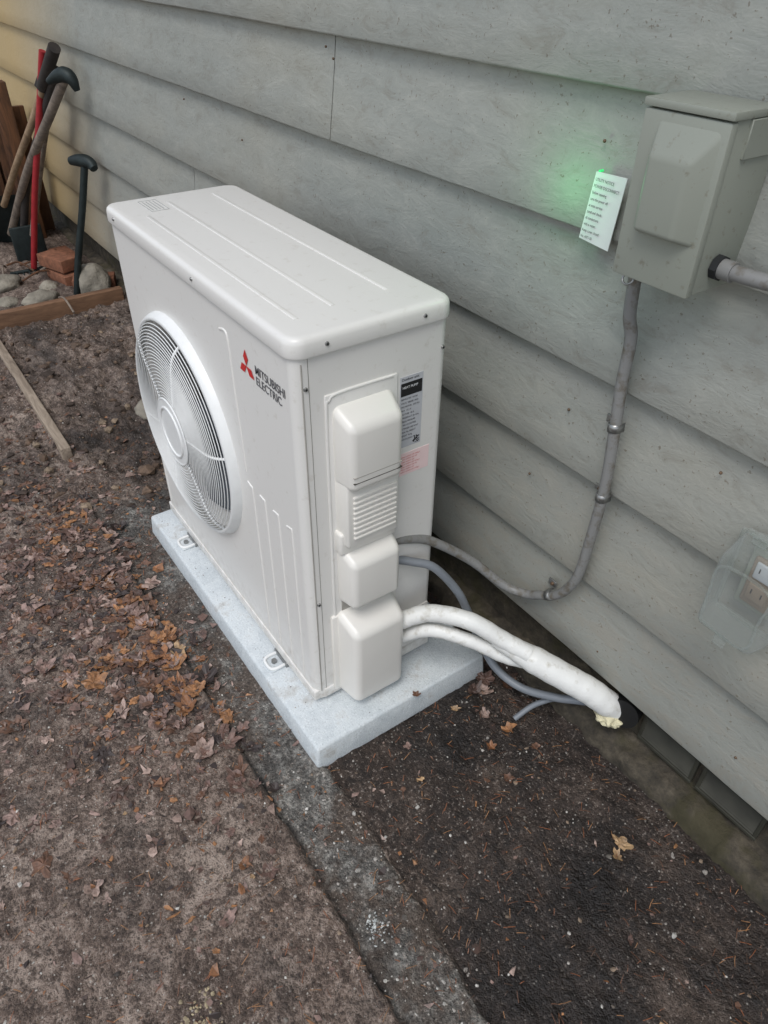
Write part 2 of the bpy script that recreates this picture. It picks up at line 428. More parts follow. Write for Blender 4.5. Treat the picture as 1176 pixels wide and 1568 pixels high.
for i in range(4200):
    x=random.uniform(-1.6,1.0); y=random.uniform(-1.5,-.02)
    if onpad(x,y): continue
    items.append(needle(x,y,random.uniform(.006,.024),random.choice([srgb(150,92,58),srgb(116,78,56),srgb(164,120,82),srgb(84,62,48)])))
scatter("leaf_litter",items,m_leaf)
ico=bmesh.new(); bmesh.ops.create_icosphere(ico,subdivisions=1,radius=1); ico.verts.ensure_lookup_table()
IV=[v.co.copy() for v in ico.verts]; IF=[tuple(v.index for v in f.verts) for f in ico.faces]; ico.free()
def peb(x,y,s,c,z=None):
    h=hgt(x,y)[0] if z is None else z
    a=random.uniform(0,6); sx,sy,sz=random.uniform(.7,1.3),random.uniform(.6,1.2),random.uniform(.4,.8); vs=[]
    for v in IV:
        k=random.uniform(.7,1.2); X,Y=v.x*sx*s*k,v.y*sy*s*k
        vs.append((x+X*math.cos(a)-Y*math.sin(a),y+X*math.sin(a)+Y*math.cos(a),h+s*.15+v.z*sz*s*k))
    return vs,IF,jit(c)
items=[]
pc=[srgb(170,164,156),srgb(204,200,192),srgb(120,114,106),srgb(92,84,76),srgb(140,122,104),srgb(70,64,60)]
for i in range(4600):
    x=random.uniform(-2.6,1.0); y=random.uniform(-1.55,-.02)
    if onpad(x,y,.004): continue
    items.append(peb(x,y,abs(g(.0006,.0018))+.0006,random.choice(pc)))
for i in range(260):
    x=random.uniform(.05,.75); y=lineA(x)+random.uniform(.01,.13)
    items.append(peb(x,y,abs(g(.0012,.0016))+.0006,random.choice(pc[:3])))
for i in range(600):
    x=random.uniform(-2.6,-1.0); y=random.uniform(-1.3,-.05)
    items.append(peb(x,y,abs(g(.006,.008))+.003,random.choice([srgb(110,90,74),srgb(90,74,62),srgb(142,124,104),srgb(68,56,48)])))
for i in range(60):
    items.append(peb(g(.40,.022),g(-.97,.016),random.uniform(.001,.005),srgb(188,172,140)))
    items.append(peb(g(.445,.014),g(-.645,.012),random.uniform(.0008,.003),srgb(205,208,205)))
for i in range(90):
    x=random.uniform(PAD[0]+.02,PAD[1]-.01); y=random.choice([random.uniform(-.555,-.515),random.uniform(-.16,-.1)])
    if x>.01: y=random.uniform(-.555,-.1)
    items.append(peb(x,y,random.uniform(.0008,.002),random.choice(pc[2:]),z=-.0125))
scatter("pebbles",items,m_peb)

# ------------------------------------------------------------------ equipment pad
def flare(co):
    v=co.copy()
    if v.z<-.05:
        v.x+= .006*(1 if v.x>-.4 else -1); v.y+=.006*(1 if v.y>-.3 else -1)
    return v
pad=rbox("equipment_pad",PAD[0],PAD[1],PAD[2],PAD[3],-.085,-.012,.007,m_pad,None,seg=3,tf=flare)

# ------------------------------------------------------------------ heat pump unit
hp=empty("heat_pump_outdoor_unit")
X0,X1,Y0,Y1=-.865,-.006,-.502,-.186; ZB,ZT=.004,.850
def rrect(x0,x1,y0,y1,r,n=6):
    P=[]
    for cx,cy,a in ((x1-r,y0+r,-90),(x1-r,y1-r,0),(x0+r,y1-r,90),(x0+r,y0+r,180)):
        for k in range(n+1):
            t=math.radians(a+90*k/n); P.append((cx+r*math.cos(t),cy+r*math.sin(t)))
    return P
r=.020
P=rrect(X0,X1,Y0,Y1,r)
V=[];F=[]
for (x,y) in P: V+= [(x,y,ZB),(x,y,ZT)]
for i in range(len(P)-1): F.append((2*i,2*i+2,2*i+3,2*i+1))
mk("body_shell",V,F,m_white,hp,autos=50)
CX,CZ,RH=-.552,.448,.248
fx0,fx1=X0+r,X1-r
angs=[2*math.pi*k/96 for k in range(96)]+[math.atan2(z-CZ,x-CX)%(2*math.pi) for x in (fx0,fx1) for z in (ZB,ZT)]
angs=sorted(angs); V=[];F=[]; n=len(angs)
for a in angs:
    c,s=math.cos(a),math.sin(a); t=1e9
    if c>1e-9: t=min(t,(fx1-CX)/c)
    if c<-1e-9: t=min(t,(fx0-CX)/c)
    if s>1e-9: t=min(t,(ZT-CZ)/s)
    if s<-1e-9: t=min(t,(ZB-CZ)/s)
    V+=[(CX+c*t,Y0,CZ+s*t),(CX+c*RH,Y0,CZ+s*RH),(CX+c*(RH-.006),Y0+.01,CZ+s*(RH-.006)),(CX+c*(RH-.008),Y0+.12,CZ+s*(RH-.008))]
for i in range(n):
    j=(i+1)%n
    for k in range(3): F.append((4*i+k,4*j+k,4*j+k+1,4*i+k+1))
mk("front_panel",V,F,m_white,hp,autos=30)
disc("shroud_back",(CX,Y0+.121,CZ),(0,-1,0),RH,.002,m_dark,hp,seg=64)
mk("base_pan",[(X0+.01,Y0+.01,ZB),(X1-.01,Y0+.01,ZB),(X1-.01,Y1-.01,ZB),(X0+.01,Y1-.01,ZB)],[(0,1,2,3)],m_white,hp)
for k,x in enumerate((-.70,-.17)):
    rbox("foot_%d"%k,x-.03,x+.03,Y0-.006,Y1+.006,-.0125,.003,.002,m_steel,hp)
    rbox("foot_tab_%d"%k,x-.026,x+.026,Y0-.042,Y0+.01,-.0115,-.0085,.001,m_pad,hp)
    tube("foot_loop_%d"%k,[(x-.022,Y0-.004,-.006),(x-.022,Y0-.028,-.006),(x-.013,Y0-.040,-.006),(x+.013,Y0-.040,-.006),(x+.022,Y0-.028,-.006),(x+.022,Y0-.004,-.006)],.004,m_grille,hp)
    disc("foot_bolt_%d"%k,(x,Y0-.022,-.005),(0,0,1),.007,.008,m_steel,hp,seg=6)
rbox("base_rail",X0+.004,X1-.002,Y0-.003,Y0+.02,ZB-.002,.032,.003,m_white,hp)
rbox("base_rail_side",X1-.02,X1+.002,Y0+.02,Y1,ZB-.002,.032,.003,m_white,hp)
L=[(.846,.0),(.8485,-.0008),(.868,0),(.8745,.0018),(.8785,.006),(.8800,.012)]
V=[];F=[]
for z,o in [(.8462,.008)]+L:
    q=rrect(-.8706+o,0-o,-.5085+o,-.180-o,.030-o*.6,8); np_=len(q)
    V+=[(x,y,z) for x,y in q]
nl=len(L)+1
for l in range(nl-1):
    for i in range(np_):
        j=(i+1)%np_; F.append((l*np_+i,l*np_+j,(l+1)*np_+j,(l+1)*np_+i))
F.append(tuple((nl-1)*np_+i for i in range(np_)))
mk("top_lid",V,F,m_white,hp,autos=40)
for k,(y,xa,xb) in enumerate([(-.262,-.81,-.092),(-.378,-.80,-.085),(-.456,-.72,-.070)]):
    rbox("lid_rib_%d"%k,xa,xb,y-.004,y+.004,.8792,.8815,.0010,m_white,hp,seg=2)
for k,(a,b,c,d) in enumerate([(-.835,-.745,-.398,-.396),(-.835,-.745,-.438,-.436),(-.835,-.833,-.436,-.398),(-.747,-.745,-.436,-.398)]):
    rbox("lid_emblem_%d"%k,a,b,c,d,.8796,.8808,.0003,m_emb,hp,seg=1)
for k in range(4): rbox("lid_emblem_line_%d"%k,-.825,-.755,-.431+k*.008,-.4285+k*.008,.8797,.8806,0,m_emb,hp)
V=[];F=[]
for b in range(3):
    for i in range(13):
        for j in range(9):
            rr=.05+(.225-.05)*j/8; a=b*2*math.pi/3+(i/12)*math.radians(88)+.5*(rr/.225)**1.5
            V.append((CX+rr*math.cos(a),Y0+.03+.05*(i/12)-.01*(j/8),CZ+rr*math.sin(a)))
    s=b*117
    for i in range(12):
        for j in range(8): F.append((s+i*9+j,s+i*9+j+1,s+(i+1)*9+j+1,s+(i+1)*9+j))
mk("fan_blades",V,F,m_fan,hp,smooth=True)
disc("fan_hub",(CX,Y0+.05,CZ),(0,-1,0),.058,.07,m_fan,hp,seg=40,bev=.1)
RG=.262; PR=.040
def proud(rr):
    t=(rr-.185)/(RG-.185)
    return PR if t<=0 else PR*math.sqrt(max(0,1-t**2.4))
def torus_r(rr,yy,w,seg=72,m=5):
    vs=[];fs=[]
    for i in range(seg):
        a=2*math.pi*i/seg
        for k in range(m):
            b=2*math.pi*k/m; q=rr+w*math.cos(b); vs.append((CX+q*math.cos(a),yy+w*math.sin(b),CZ+q*math.sin(a)))
    for i in range(seg):
        for k in range(m): fs.append((i*m+k,((i+1)%seg)*m+k,((i+1)%seg)*m+(k+1)%m,i*m+(k+1)%m))
    return vs,fs
V=[];F=[]
rr=.088
while rr<.251:
    vs,fs=torus_r(rr,Y0-proud(rr),.00130); s=len(V); V+=vs; F+=[tuple(s+i for i in f) for f in fs]; rr+=.0080 if rr<.21 else .0066
mk("grille_rings",V,F,m_grille,hp,smooth=True)
V=[];F=[];prof=[(.2535,-.018),(.2565,-.0215),(.262,-.018),(.267,-.010),(.270,-.002),(.271,.001)]
N=96
for i in range(N):
    a=2*math.pi*i/N
    for q,yy in prof: V.append((CX+q*math.cos(a),Y0+yy,CZ+q*math.sin(a)))
m=len(prof)
for i in range(N):
    for k in range(m-1): F.append((i*m+k,((i+1)%N)*m+k,((i+1)%N)*m+k+1,i*m+k+1))
mk("grille_rim",V,F,m_grille,hp,smooth=True)
for k in range(6):
    a=math.radians(12+60*k); pts=[]
    for q in (.055,.10,.15,.19,.215,.235,.254):
        pts.append((CX+q*math.cos(a),Y0-proud(q)+.0030,CZ+q*math.sin(a)))
    tube("grille_spoke_%d"%k,pts,.0034,m_grille,hp,n=4,seg=8)
disc("grille_hub",(CX,Y0-PR-.001,CZ),(0,-1,0),.082,.006,m_grille,hp,seg=56,bev=.03)
V,F=torus_r(.060,Y0-PR-.004,.0035,56,8); mk("grille_hub_ring",V,F,m_grille,hp,smooth=True)
V,F=torus_r(.081,Y0-PR-.002,.003,56,8); mk("grille_hub_edge",V,F,m_grille,hp,smooth=True)
def rib(name,pts): tube(name,pts,.0030,m_white,hp,n=8,seg=8)
yb=Y0+.0008
rib("front_rib_a",[(-.285,yb,.795),(-.262,yb,.800),(-.252,yb,.785),(-.250,yb,.70),(-.246,yb,.60),(-.243,yb,.50)])
for k,x in enumerate((-.222,-.168,-.112,-.058)):
    rib("front_rib_%d"%k,[(x-.02,yb,.475-k*.003),(x-.004,yb,.47),(x,yb,.455),(x,yb,.30),(x,yb,.15),(x,yb,.045)])
rib("front_rib_m",[(-.835,yb,.25),(-.835,yb,.15),(-.835,yb,.05)])
def rh(name,cx,cz,ang,s=.0165):
    a=math.radians(ang); d=Vector((math.cos(a),0,math.sin(a))); n=Vector((-math.sin(a),0,math.cos(a)))
    c=Vector((cx,Y0-.0012,cz)); ps=[c,c+d*s*.866+n*s*.5,c+d*s*1.732,c+d*s*.866-n*s*.5]
    return mk(name,[tuple(p) for p in ps],[(0,1,2,3)],m_red,hp)
lx,lz=-.180,.764
for k,a in enumerate((90,210,330)): rh("logo_diamond_%d"%k,lx,lz,a,.0185)
text("logo_text","MITSUBISHI\nELECTRIC",.0235,(-.146,Y0-.001,.7645),(math.radians(90),0,0),m_txt,hp,sx=.92,bold=.0001,line=.9)
xs_=X1
rbox("corner_seam",xs_-.003,xs_+.0004,-.4760,-.4751,.006,.846,0,m_seammid,hp)
rbox("corner_seam_b",xs_-.003,xs_+.0010,-.4885,-.4868,.03,.835,.0004,m_seamlite,hp,seg=1)
rbox("cover_backplate",xs_-.002,xs_+.003,-.448,-.300,.012,.768,.0014,m_white,hp,seg=2)
tube("cover_outline",[(xs_+.0015,-.446,.03),(xs_+.0015,-.446,.40),(xs_+.0015,-.446,.72),(xs_+.0015,-.440,.757),(xs_+.0015,-.425,.766),(xs_+.0015,-.36,.767),(xs_+.0015,-.31,.766)],.003,m_white,hp,n=8,seg=8)
def tp(tz,bz=0,sy=.008):
    def f(co):
        v=co.copy()
        if v.x>xs_+.02:
            v.y+= sy if v.y<-.37 else -sy
            if v.z>TZ-.001: v.z-=tz
            if v.z<BZ+.001: v.z+=bz
        return v
    return f
TZ,BZ=.748,.585
rbox("cover_upper",xs_-.004,.045,-.438,-.308,BZ,TZ,.014,m_cover,hp,seg=5,tf=tp(.030,.0,.010))
TZ,BZ=.60,.45
rbox("cover_louvre_block",xs_-.004,.030,-.436,-.310,BZ,TZ,.004,m_cover,hp,seg=3,tf=tp(.0,.0,.006))
for k in range(9):
    z=.468+k*.0118
    rbox("cover_slat_%d"%k,.026,.0345,-.418,-.322,z,z+.0052,.0014,m_cover,hp,seg=2)
for k,z in enumerate((.606,.618)): rbox("cover_groove_%d"%k,.040,.0453,-.424,-.320,z,z+.002,.0004,m_seam if k==0 else m_seamlite,hp,seg=1)
rbox("cover_side_step",xs_-.004,.018,-.440,-.310,.425,.478,.006,m_cover,hp,seg=3)
TZ,BZ=.440,.285
rbox("cover_middle",xs_-.004,.047,-.438,-.308,BZ,TZ,.013,m_cover,hp,seg=5,tf=tp(.028,.008,.009))
rbox("cover_gap",xs_-.002,xs_+.0045,-.430,-.312,.255,.286,.001,m_seamlite,hp,seg=1)
TZ,BZ=.262,.008
rbox("valve_cover",xs_-.004,.062,-.446,-.300,BZ,TZ,.016,m_cover,hp,seg=6,tf=tp(.032,.004,.010))
rbox("valve_flange",xs_-.003,xs_+.008,-.456,-.292,.016,.250,.004,m_cover,hp,seg=2)
rbox("side_vent_slot",xs_-.002,xs_+.0008,-.285,-.215,.060,.066,0,m_seam,hp)
rbox("side_lower_plate",xs_-.002,xs_+.002,-.288,-.196,.036,.150,.001,m_white,hp,seg=1)
rbox("side_port",xs_-.002,xs_+.004,-.270,-.240,.075,.100,.002,m_seam,hp,seg=2)
def screw(nm,c,ax): disc(nm,c,ax,.0042,.0035,m_steel,hp,seg=14,bev=.25); disc(nm+"_s",Vector(c)+Vector(ax)*.0018,ax,.0018,.0006,m_dark,hp,seg=6)
for k,(y,z) in enumerate([(-.4815,.79),(-.4815,.30),(-.43,.29),(-.45,.035),(-.2,.79)]): screw("screw_r%d"%k,(xs_+.001,y,z),(1,0,0))
for k,y in enumerate((-.442,-.248)): screw("screw_l%d"%k,(.001,y,.862),(1,0,0))
for k,x in enumerate((-.37,-.80)): screw("screw_f%d"%k,(x,-.5095,.862),(0,-1,0))
yl0,yl1,zl0,zl1=-.2925,-.2415,.606,.755
xl=xs_+.0006
rbox("nameplate",xs_-.001,xl,yl0,yl1,zl0,zl1,0,m_labsil,hp)
rbox("nameplate_band",xs_-.001,xl+.0004,yl0+.002,yl1-.002,.716,.742,0,m_blk,hp)
text("nameplate_title","Outdoor unit",.007,(xl+.0003,yl0+.003,.747),(math.radians(90),0,math.radians(90)),m_blk,hp,ext=.0001)
text("nameplate_model","HEAT PUMP",.0065,(xl+.0007,yl0+.005,.731),(math.radians(90),0,math.radians(90)),m_lab,hp,ext=.0001)
rows=["SERVICE REF.  R410A","VOLTS  208/230  60Hz","FAN MOTOR   0.93 FLA","MCA   17.1 A","MAX FUSE   20 A","REFRIGERANT 3lb 15oz","DESIGN PRESSURE","HI 450  LO 240 PSIG","OUTDOOR USE ONLY","SERIAL No. 0002417","WEIGHT  56 kg","MADE IN JAPAN"]
for k,s in enumerate(rows): text("nameplate_row_%d"%k,s,.0048,(xl+.0003,yl0+.003,.708-k*.0078),(math.radians(90),0,math.radians(90)),m_txt,hp,ext=.0001,sx=.85)
bm=bmesh.new()
for i in range(8):
    for j in range(8):
        if random.random()<.55: bmesh.ops.create_cube(bm,size=1,matrix=Matrix.Translation((xl,yl1-.018+i*.002,.610+j*.002))@Matrix.Diagonal((.0006,.002,.002,1)))
from_bm("nameplate_qr",bm,m_blk,hp)
rbox("caution_sticker",xs_-.001,xl,-.289,-.219,.541,.592,0,m_pink,hp)
for k in range(7): text("caution_row_%d"%k,"indoor outdoor unit wiring note"[:28-(k%3)*4],.0048,(xl+.0003,-.286,.582-k*.0058),(math.radians(90),0,math.radians(90)),m_pinkink,hp,ext=.0001,sx=.8)
rbox("coil_fins",X0+.03,X1-.10,Y1-.002,Y1+.003,.04,.83,0,m_fins,hp)

# ------------------------------------------------------------------ piping
ls=empty("refrigerant_line_set")
tube("line_upper",[(.02,-.335,.165),(.035,-.30,.182),(.073,-.25,.208),(.144,-.20,.215),(.199,-.152,.178),(.25,-.118,.157)],.0165,m_wrap,ls,seg=20,rf=lambda t,i:.0195+.0004*math.sin(i*1.3))
tube("line_lower",[(.02,-.335,.110),(.035,-.29,.128),(.085,-.25,.164),(.15,-.197,.156),(.205,-.142,.122),(.25,-.105,.12)],.0135,m_wrap,ls,seg=20,rf=lambda t,i:.0155+.0004*math.sin(i*1.5+1))
tube("line_wrapped",[(.185,-.158,.172),(.235,-.122,.148),(.28,-.093,.130),(.33,-.060,.109),(.365,-.035,.092),(.392,-.012,.068),(.405,.012,.045)],.026,m_wrap,ls,n=10,seg=24,rf=lambda t,i:(.018+.012*min(1,t*4))*(1+.012*math.sin(i*.9))*(1-.12*max(0,t-.7)))
bm=bmesh.new(); bmesh.ops.create_icosphere(bm,subdivisions=4,radius=1)
for v in bm.verts:
    k=1+.30*noise.fractal(v.co*2.2,1.,2.,4); v.co=Vector((.407+v.co.x*.030*k,-.008+v.co.y*.024*k,.033+v.co.z*.020*k))
from_bm("foam_end",bm,m_foam,ls,60)
disc("wall_sleeve",(.428,.014,.058),(.3,-1,.2),.034,.03,m_black,ls,seg=28)
cb=empty("electrical_conduit")
R1=.0104
tube("whip_upper",[(-.012,-.30,.378),(-.008,-.26,.368),(.0,-.20,.338),(.035,-.11,.262),(.087,-.05,.195),(.135,-.022,.190),(.177,-.018,.218),(.210,-.018,.245),(.236,-.018,.285),(.255,-.018,.343),(.263,-.018,.453),(.266,-.018,.573),(.258,-.018,.688),(.250,-.018,.774),(.247,-.018,.856),(.241,-.028,.90),(.238,-.034,.985)],R1,m_pvc,cb,seg=18)
tube("whip_lower",[(-.012,-.295,.325),(.012,-.26,.318),(.038,-.22,.300),(.063,-.17,.223),(.085,-.145,.15),(.105,-.13,.09),(.164,-.12,.030),(.23,-.095,.006),(.30,-.06,.020),(.335,-.035,.03),(.37,-.01,.04)],.0095,m_whip,cb,seg=16)
tube("drain_tube",[(.252,-.126,-.062),(.262,-.085,-.035),(.285,-.055,-.008),(.315,-.032,.014),(.36,-.01,.03)],.0065,m_whip,cb,seg=12)
def strap(k,c,ax):
    ax=Vector(ax).normalized(); c=Vector(c); s=ax.cross(Vector((0,1,0))).normalized()
    pts=[c+s*(-.0125)+Vector((0,.012,0))]
    for j in range(7):
        a=math.pi*j/6; pts.append(c-s*.0122*math.cos(a)-Vector((0,1,0))*.0122*math.sin(a))
    pts.append(c+s*.0125+Vector((0,.010,0)))
    V=[];F=[]
    for p in pts: V+=[p-ax*.008,p+ax*.008]
    F=[(2*i,2*i+1,2*i+3,2*i+2) for i in range(len(pts)-1)]
    o=mk("strap_%d"%k,V,F,m_steel,cb,smooth=True); mo=o.modifiers.new("s",'SOLIDIFY'); mo.thickness=.0018
    t=c+s*.022; rbox("strap_tab_%d"%k,t.x-.011,t.x+.011,-.001,.0035,t.z-.008,t.z+.008,.0015,m_steel,cb)
    disc("strap_screw_%d"%k,(t.x+.002,-.003,t.z),(0,-1,0),.0045,.005,m_rust,cb,seg=10,bev=.3)
strap(0,(.256,-.018,.695),(-.1,0,1)); strap(1,(.265,-.018,.548),(.02,0,1)); strap(2,(.196,-.018,.234),(1,0,.8))

# ------------------------------------------------------------------ disconnect box
db=empty("electrical_disconnect_box")
bx0,bx1,bz0,bz1,by=.243,.372,.982,1.208,-.098
rbox("enclosure",bx0+.002,bx1-.002,by+.012,.012,bz0+.002,bz1-.004,.002,m_box,db,seg=2)
rbox("door",bx0,bx1,by,by+.014,bz0,bz1-.012,.003,m_box,db,seg=2)
rbox("hood",bx0-.002,bx1+.002,by-.002,-.002,bz1-.010,bz1,.002,m_box,db,seg=2)
rbox("side_flange",bx1-.003,bx1+.002,-.060,-.002,bz0+.17,bz1-.011,.001,m_box,db,seg=1)
a,b,c,d=.268,.362,1.048,1.184
V=[(a,by,c),(b,by,c),(b,by,d),(a,by,d),(a+.010,by-.020,c+.006),(b-.022,by-.020,c+.006),(b-.022,by-.020,d-.036),(a+.010,by-.020,d-.036)]
bm=bmesh.new(); vv=[bm.verts.new(v) for v in V]
for f in [(0,1,5,4),(1,2,6,5),(2,3,7,6),(3,0,4,7),(4,5,6,7)]: bm.faces.new([vv[i] for i in f])
bmesh.ops.bevel(bm,geom=[e for e in bm.edges if not e.is_boundary],offset=.006,segments=3,profile=.5,affect='EDGES')
bmesh.ops.recalc_face_normals(bm,faces=bm.faces)
from_bm("door_emboss",bm,m_box,db,50)
disc("conduit_hub",(.238+.008,-.034,bz0-.006),(0,0,1),.016,.012,m_steel,db,seg=8)
tube("hasp_ring",[(.262,-.09,bz0+.002),(.262,-.094,bz0-.007),(.271,-.096,bz0-.011),(.279,-.094,bz0-.006),(.279,-.09,bz0+.002)],.0016,m_steel,db,seg=8)
disc("side_locknut",(bx1+.004,-.045,1.017),(1,0,0),.017,.010,m_dark,db,seg=8)
tube("feeder_conduit",[(bx1+.004,-.045,1.017),(bx1+.02,-.045,1.017),(.43,-.045,1.018),(.52,-.03,1.020),(.70,-.016,1.022),(1.2,-.014,1.022)],.0105,m_pvc,db,seg=18)
disc("feeder_collar",(bx1+.018,-.045,1.017),(1,0,0),.0135,.018,m_pvc,db,seg=24)

# ------------------------------------------------------------------ notice card with an added light for the green glow
nc=empty("notice_card")
V=[(.108,-.008,1.080),(.172,-.012,1.083),(.162,-.012,.972),(.096,-.008,.976)]
V2=[(x,y+.0016,z) for x,y,z in V]
mk("card",V+V2,[(3,2,1,0),(4,5,6,7),(0,1,5,4),(1,2,6,5),(2,3,7,6),(3,0,4,7)],m_lab,nc)
rws=["UTILITY NOTICE","POWER DISCONNECT","Before opening","turn the power off","at main service","panel and check","all conductors","with a meter.","Keep cover closed","No. 4471-20"]
for k,s in enumerate(rws):
    text("card_row_%d"%k,s,.0066 if k<2 else .0062,(.1115-.0012*k,-.0108,1.068-k*.0098),(math.radians(90),0,math.radians(-3.5)),m_txt,nc,ext=.0001,sx=.80)
me=M("green_emission",.3); me.b.inputs["Emission Color"].default_value=(.05,1,.25,1); me.b.inputs["Emission Strength"].default_value=.6; me.col((.05,.5,.15,1))
disc("added_glow_disc",(.114,-.004,1.0815),(0,-1,0),.002,.008,me.m,nc,seg=16)  # made-up disc standing as a source for the green glow
ld=bpy.data.lights.new("added_green_light",'POINT'); ld.energy=.14; ld.color=(.12,1,.30); ld.shadow_soft_size=.02  # added light that tints the siding green, no real lamp there
lo=bpy.data.objects.new("added_green_light",ld); lo.location=(.052,-.062,1.050); COL.objects.link(lo); lo.parent=nc

# ------------------------------------------------------------------ clear outlet cover
oc=empty("outlet_cover")
mp=bpy.data.materials.new("clear_plastic"); mp.use_nodes=True; nt=mp.node_tree; nt.nodes.clear()
out=nt.nodes.new("ShaderNodeOutputMaterial"); tr=nt.nodes.new("ShaderNodeBsdfTransparent"); gl=nt.nodes.new("ShaderNodeBsdfPrincipled"); mx=nt.nodes.new("ShaderNodeMixShader")
tr.inputs[0].default_value=(.90,.92,.90,1); gl.inputs["Base Color"].default_value=srgb(195,198,196); gl.inputs["Roughness"].default_value=.08
fr=nt.nodes.new("ShaderNodeLayerWeight"); fr.inputs[0].default_value=.4; ad=nt.nodes.new("ShaderNodeMath"); ad.operation='MULTIPLY_ADD'; ad.inputs[1].default_value=.6; ad.inputs[2].default_value=.06
nt.links.new(fr.outputs["Facing"],ad.inputs[0]); nt.links.new(ad.outputs[0],mx.inputs[0]); nt.links.new(tr.outputs[0],mx.inputs[1]); nt.links.new(gl.outputs[0],mx.inputs[2]); nt.links.new(mx.outputs[0],out.inputs[0])
cx0,cx1,cz0,cz1=.525,.64,.482,.645
bm=bmesh.new(); bmesh.ops.create_cube(bm,size=1)
for v in bm.verts:
    v.co=Vector(((cx0+cx1)/2+v.co.x*(cx1-cx0),-.044+v.co.y*.076,(cz0+cz1)/2+v.co.z*(cz1-cz0)))
    if v.co.y<-.05: v.co.x+= .008*(1 if v.co.x<.58 else -1); v.co.z-=.012 if v.co.z>.6 else -.004
bmesh.ops.delete(bm,geom=[f for f in bm.faces if f.calc_center_median().y>-.02],context='FACES')
bmesh.ops.bevel(bm,geom=[e for e in bm.edges if not e.is_boundary],offset=.014,segments=4,profile=.5,affect='EDGES')
from_bm("clear_hood",bm,mp,oc,40)
for k,(a,b,c,d) in enumerate([(cx0-.004,cx0+.004,cz0,cz1),(cx1-.004,cx1+.004,cz0,cz1),(cx0+.005,cx1-.005,cz0-.004,cz0+.004),(cx0+.005,cx1-.005,cz1-.004,cz1+.004)]):
    rbox("hood_flange_%d"%k,a,b,-.012,-.004,c,d,.002,mp,oc)
tube("hood_rim",[(.543,-.082,.500),(.620,-.082,.500),(.625,-.082,.56),(.622,-.082,.618),(.545,-.082,.618),(.540,-.082,.56),(.543,-.082,.500)],.0022,mp,oc,n=8,seg=8)
for k,x in enumerate((.548,.60)): rbox("hinge_%d"%k,x,x+.024,-.03,-.008,cz1-.004,cz1+.010,.003,mp,oc)
tube("hinge_pin",[(.54,-.02,cz1+.006),(.585,-.02,cz1+.006),(.632,-.02,cz1+.006)],.003,mp,oc,seg=10)
rbox("latch",.572,.592,-.082,-.074,cz0-.010,cz0+.012,.003,mp,oc)
m_rec=simple("receptacle_grey",srgb(138,122,106),.5)
rbox("mounting_box",.548,.616,-.008,.014,.51,.628,.004,m_box,oc)
rbox("receptacle",.558,.607,-.014,-.006,.522,.615,.006,m_rec,oc)
for k,z in enumerate((.540,.583)):
    rbox("socket_face_%d"%k,.565,.600,-.0175,-.012,z-.006,z+.026,.006,m_labsil if k else m_rec,oc)
    rbox("slot_a%d"%k,.573,.5750,-.0180,-.016,z+.008,z+.017,0,m_blk,oc); rbox("slot_b%d"%k,.590,.5920,-.0180,-.016,z+.008,z+.017,0,m_blk,oc)
disc("receptacle_led",(.604,-.0155,.570),(0,-1,0),.0025,.003,me.m,oc,seg=12)

# ------------------------------------------------------------------ timbers, tools, stones in the far corner
rbox("timber_board",-2.68,-2.64,-.98,-.03,-.12,.005,.004,m_board,None)
rbox("timber_edging",-2.62,-1.45,-.675,-.64,-.10,-.045,.004,m_pale,None)
fe=empty("wood_fence")
for k in range(9):
    y=-.16-k*.135; rbox("picket_%d"%k,-3.82,-3.80,y-.06,y+.06,-.1,.70+random.uniform(-.02,.02),.003,m_fence,fe)
rbox("rail_top",-3.80,-3.76,-1.4,-.1,.66,.72,.004,m_board,fe)
rbox("rail_low",-3.80,-3.76,-1.4,-.1,.05,.14,.004,m_fence,fe)
rbox("post",-3.76,-3.68,-.19,-.11,-.1,.76,.004,m_fence,fe)
rbox("backing",-3.88,-3.85,-1.6,-.02,-.1,.62,0,m_fence,fe)
sh=empty("shovel")
tube("handle",[(-2.80,-.06,.97),(-3.10,-.13,.70),(-3.42,-.22,.42),(-3.66,-.29,.19)],.017,m_handle,sh,n=6)
tube("grip",[(-2.785,-.056,.985),(-2.84,-.07,.935),(-2.97,-.10,.82)],.026,m_hdark,sh,n=6)
bm=bmesh.new(); bmesh.ops.create_grid(bm,x_segments=8,y_segments=10,size=1)
for v in bm.verts:
    u,w=v.co.x,v.co.y; wd=.10*(1-.5*max(0,-w)**2)
    v.co=Vector((-3.72+.02*u*u-.06*(-w),-.32+u*wd,.10+.14*w))
from_bm("blade",bm,m_iron,sh)
pk=empty("pickaxe")
tube("handle",[(-2.64,-.075,.90),(-2.80,-.12,.76),(-3.25,-.21,.42),(-3.70,-.29,.03)],.020,m_hgrey,pk,n=6)
tube("head",[(-2.71,-.13,.875),(-2.675,-.10,.895),(-2.64,-.075,.905),(-2.61,-.06,.89),(-2.60,-.05,.85)],.018,m_iron,pk,n=6,rf=lambda t,i:.012+.018*math.sin(math.pi*t))
rk=empty("garden_rake")
tube("handle",[(-2.94,-.07,.96),(-3.03,-.13,.70),(-3.13,-.22,.35),(-3.23,-.30,-.02)],.015,m_hred,rk,n=6)
tube("head_bar",[(-3.23,-.42,-.03),(-3.23,-.30,-.03),(-3.23,-.18,-.03)],.009,m_iron,rk,n=3)
for k in range(9): tube("tine_%d"%k,[(-3.23,-.42+k*.03,-.03),(-3.20,-.42+k*.03,-.04),(-3.19,-.42+k*.03,-.08)],.004,m_iron,rk,n=3,seg=6)
ho=empty("garden_hoe")
tube("handle",[(-2.86,-.05,.90),(-3.06,-.11,.68),(-3.36,-.2,.35),(-3.52,-.26,.05)],.020,m_hdark,ho,n=6)
rbox("blade",-3.57,-3.49,-.30,-.20,-.06,.06,.004,m_iron,ho)
s2=empty("spade")
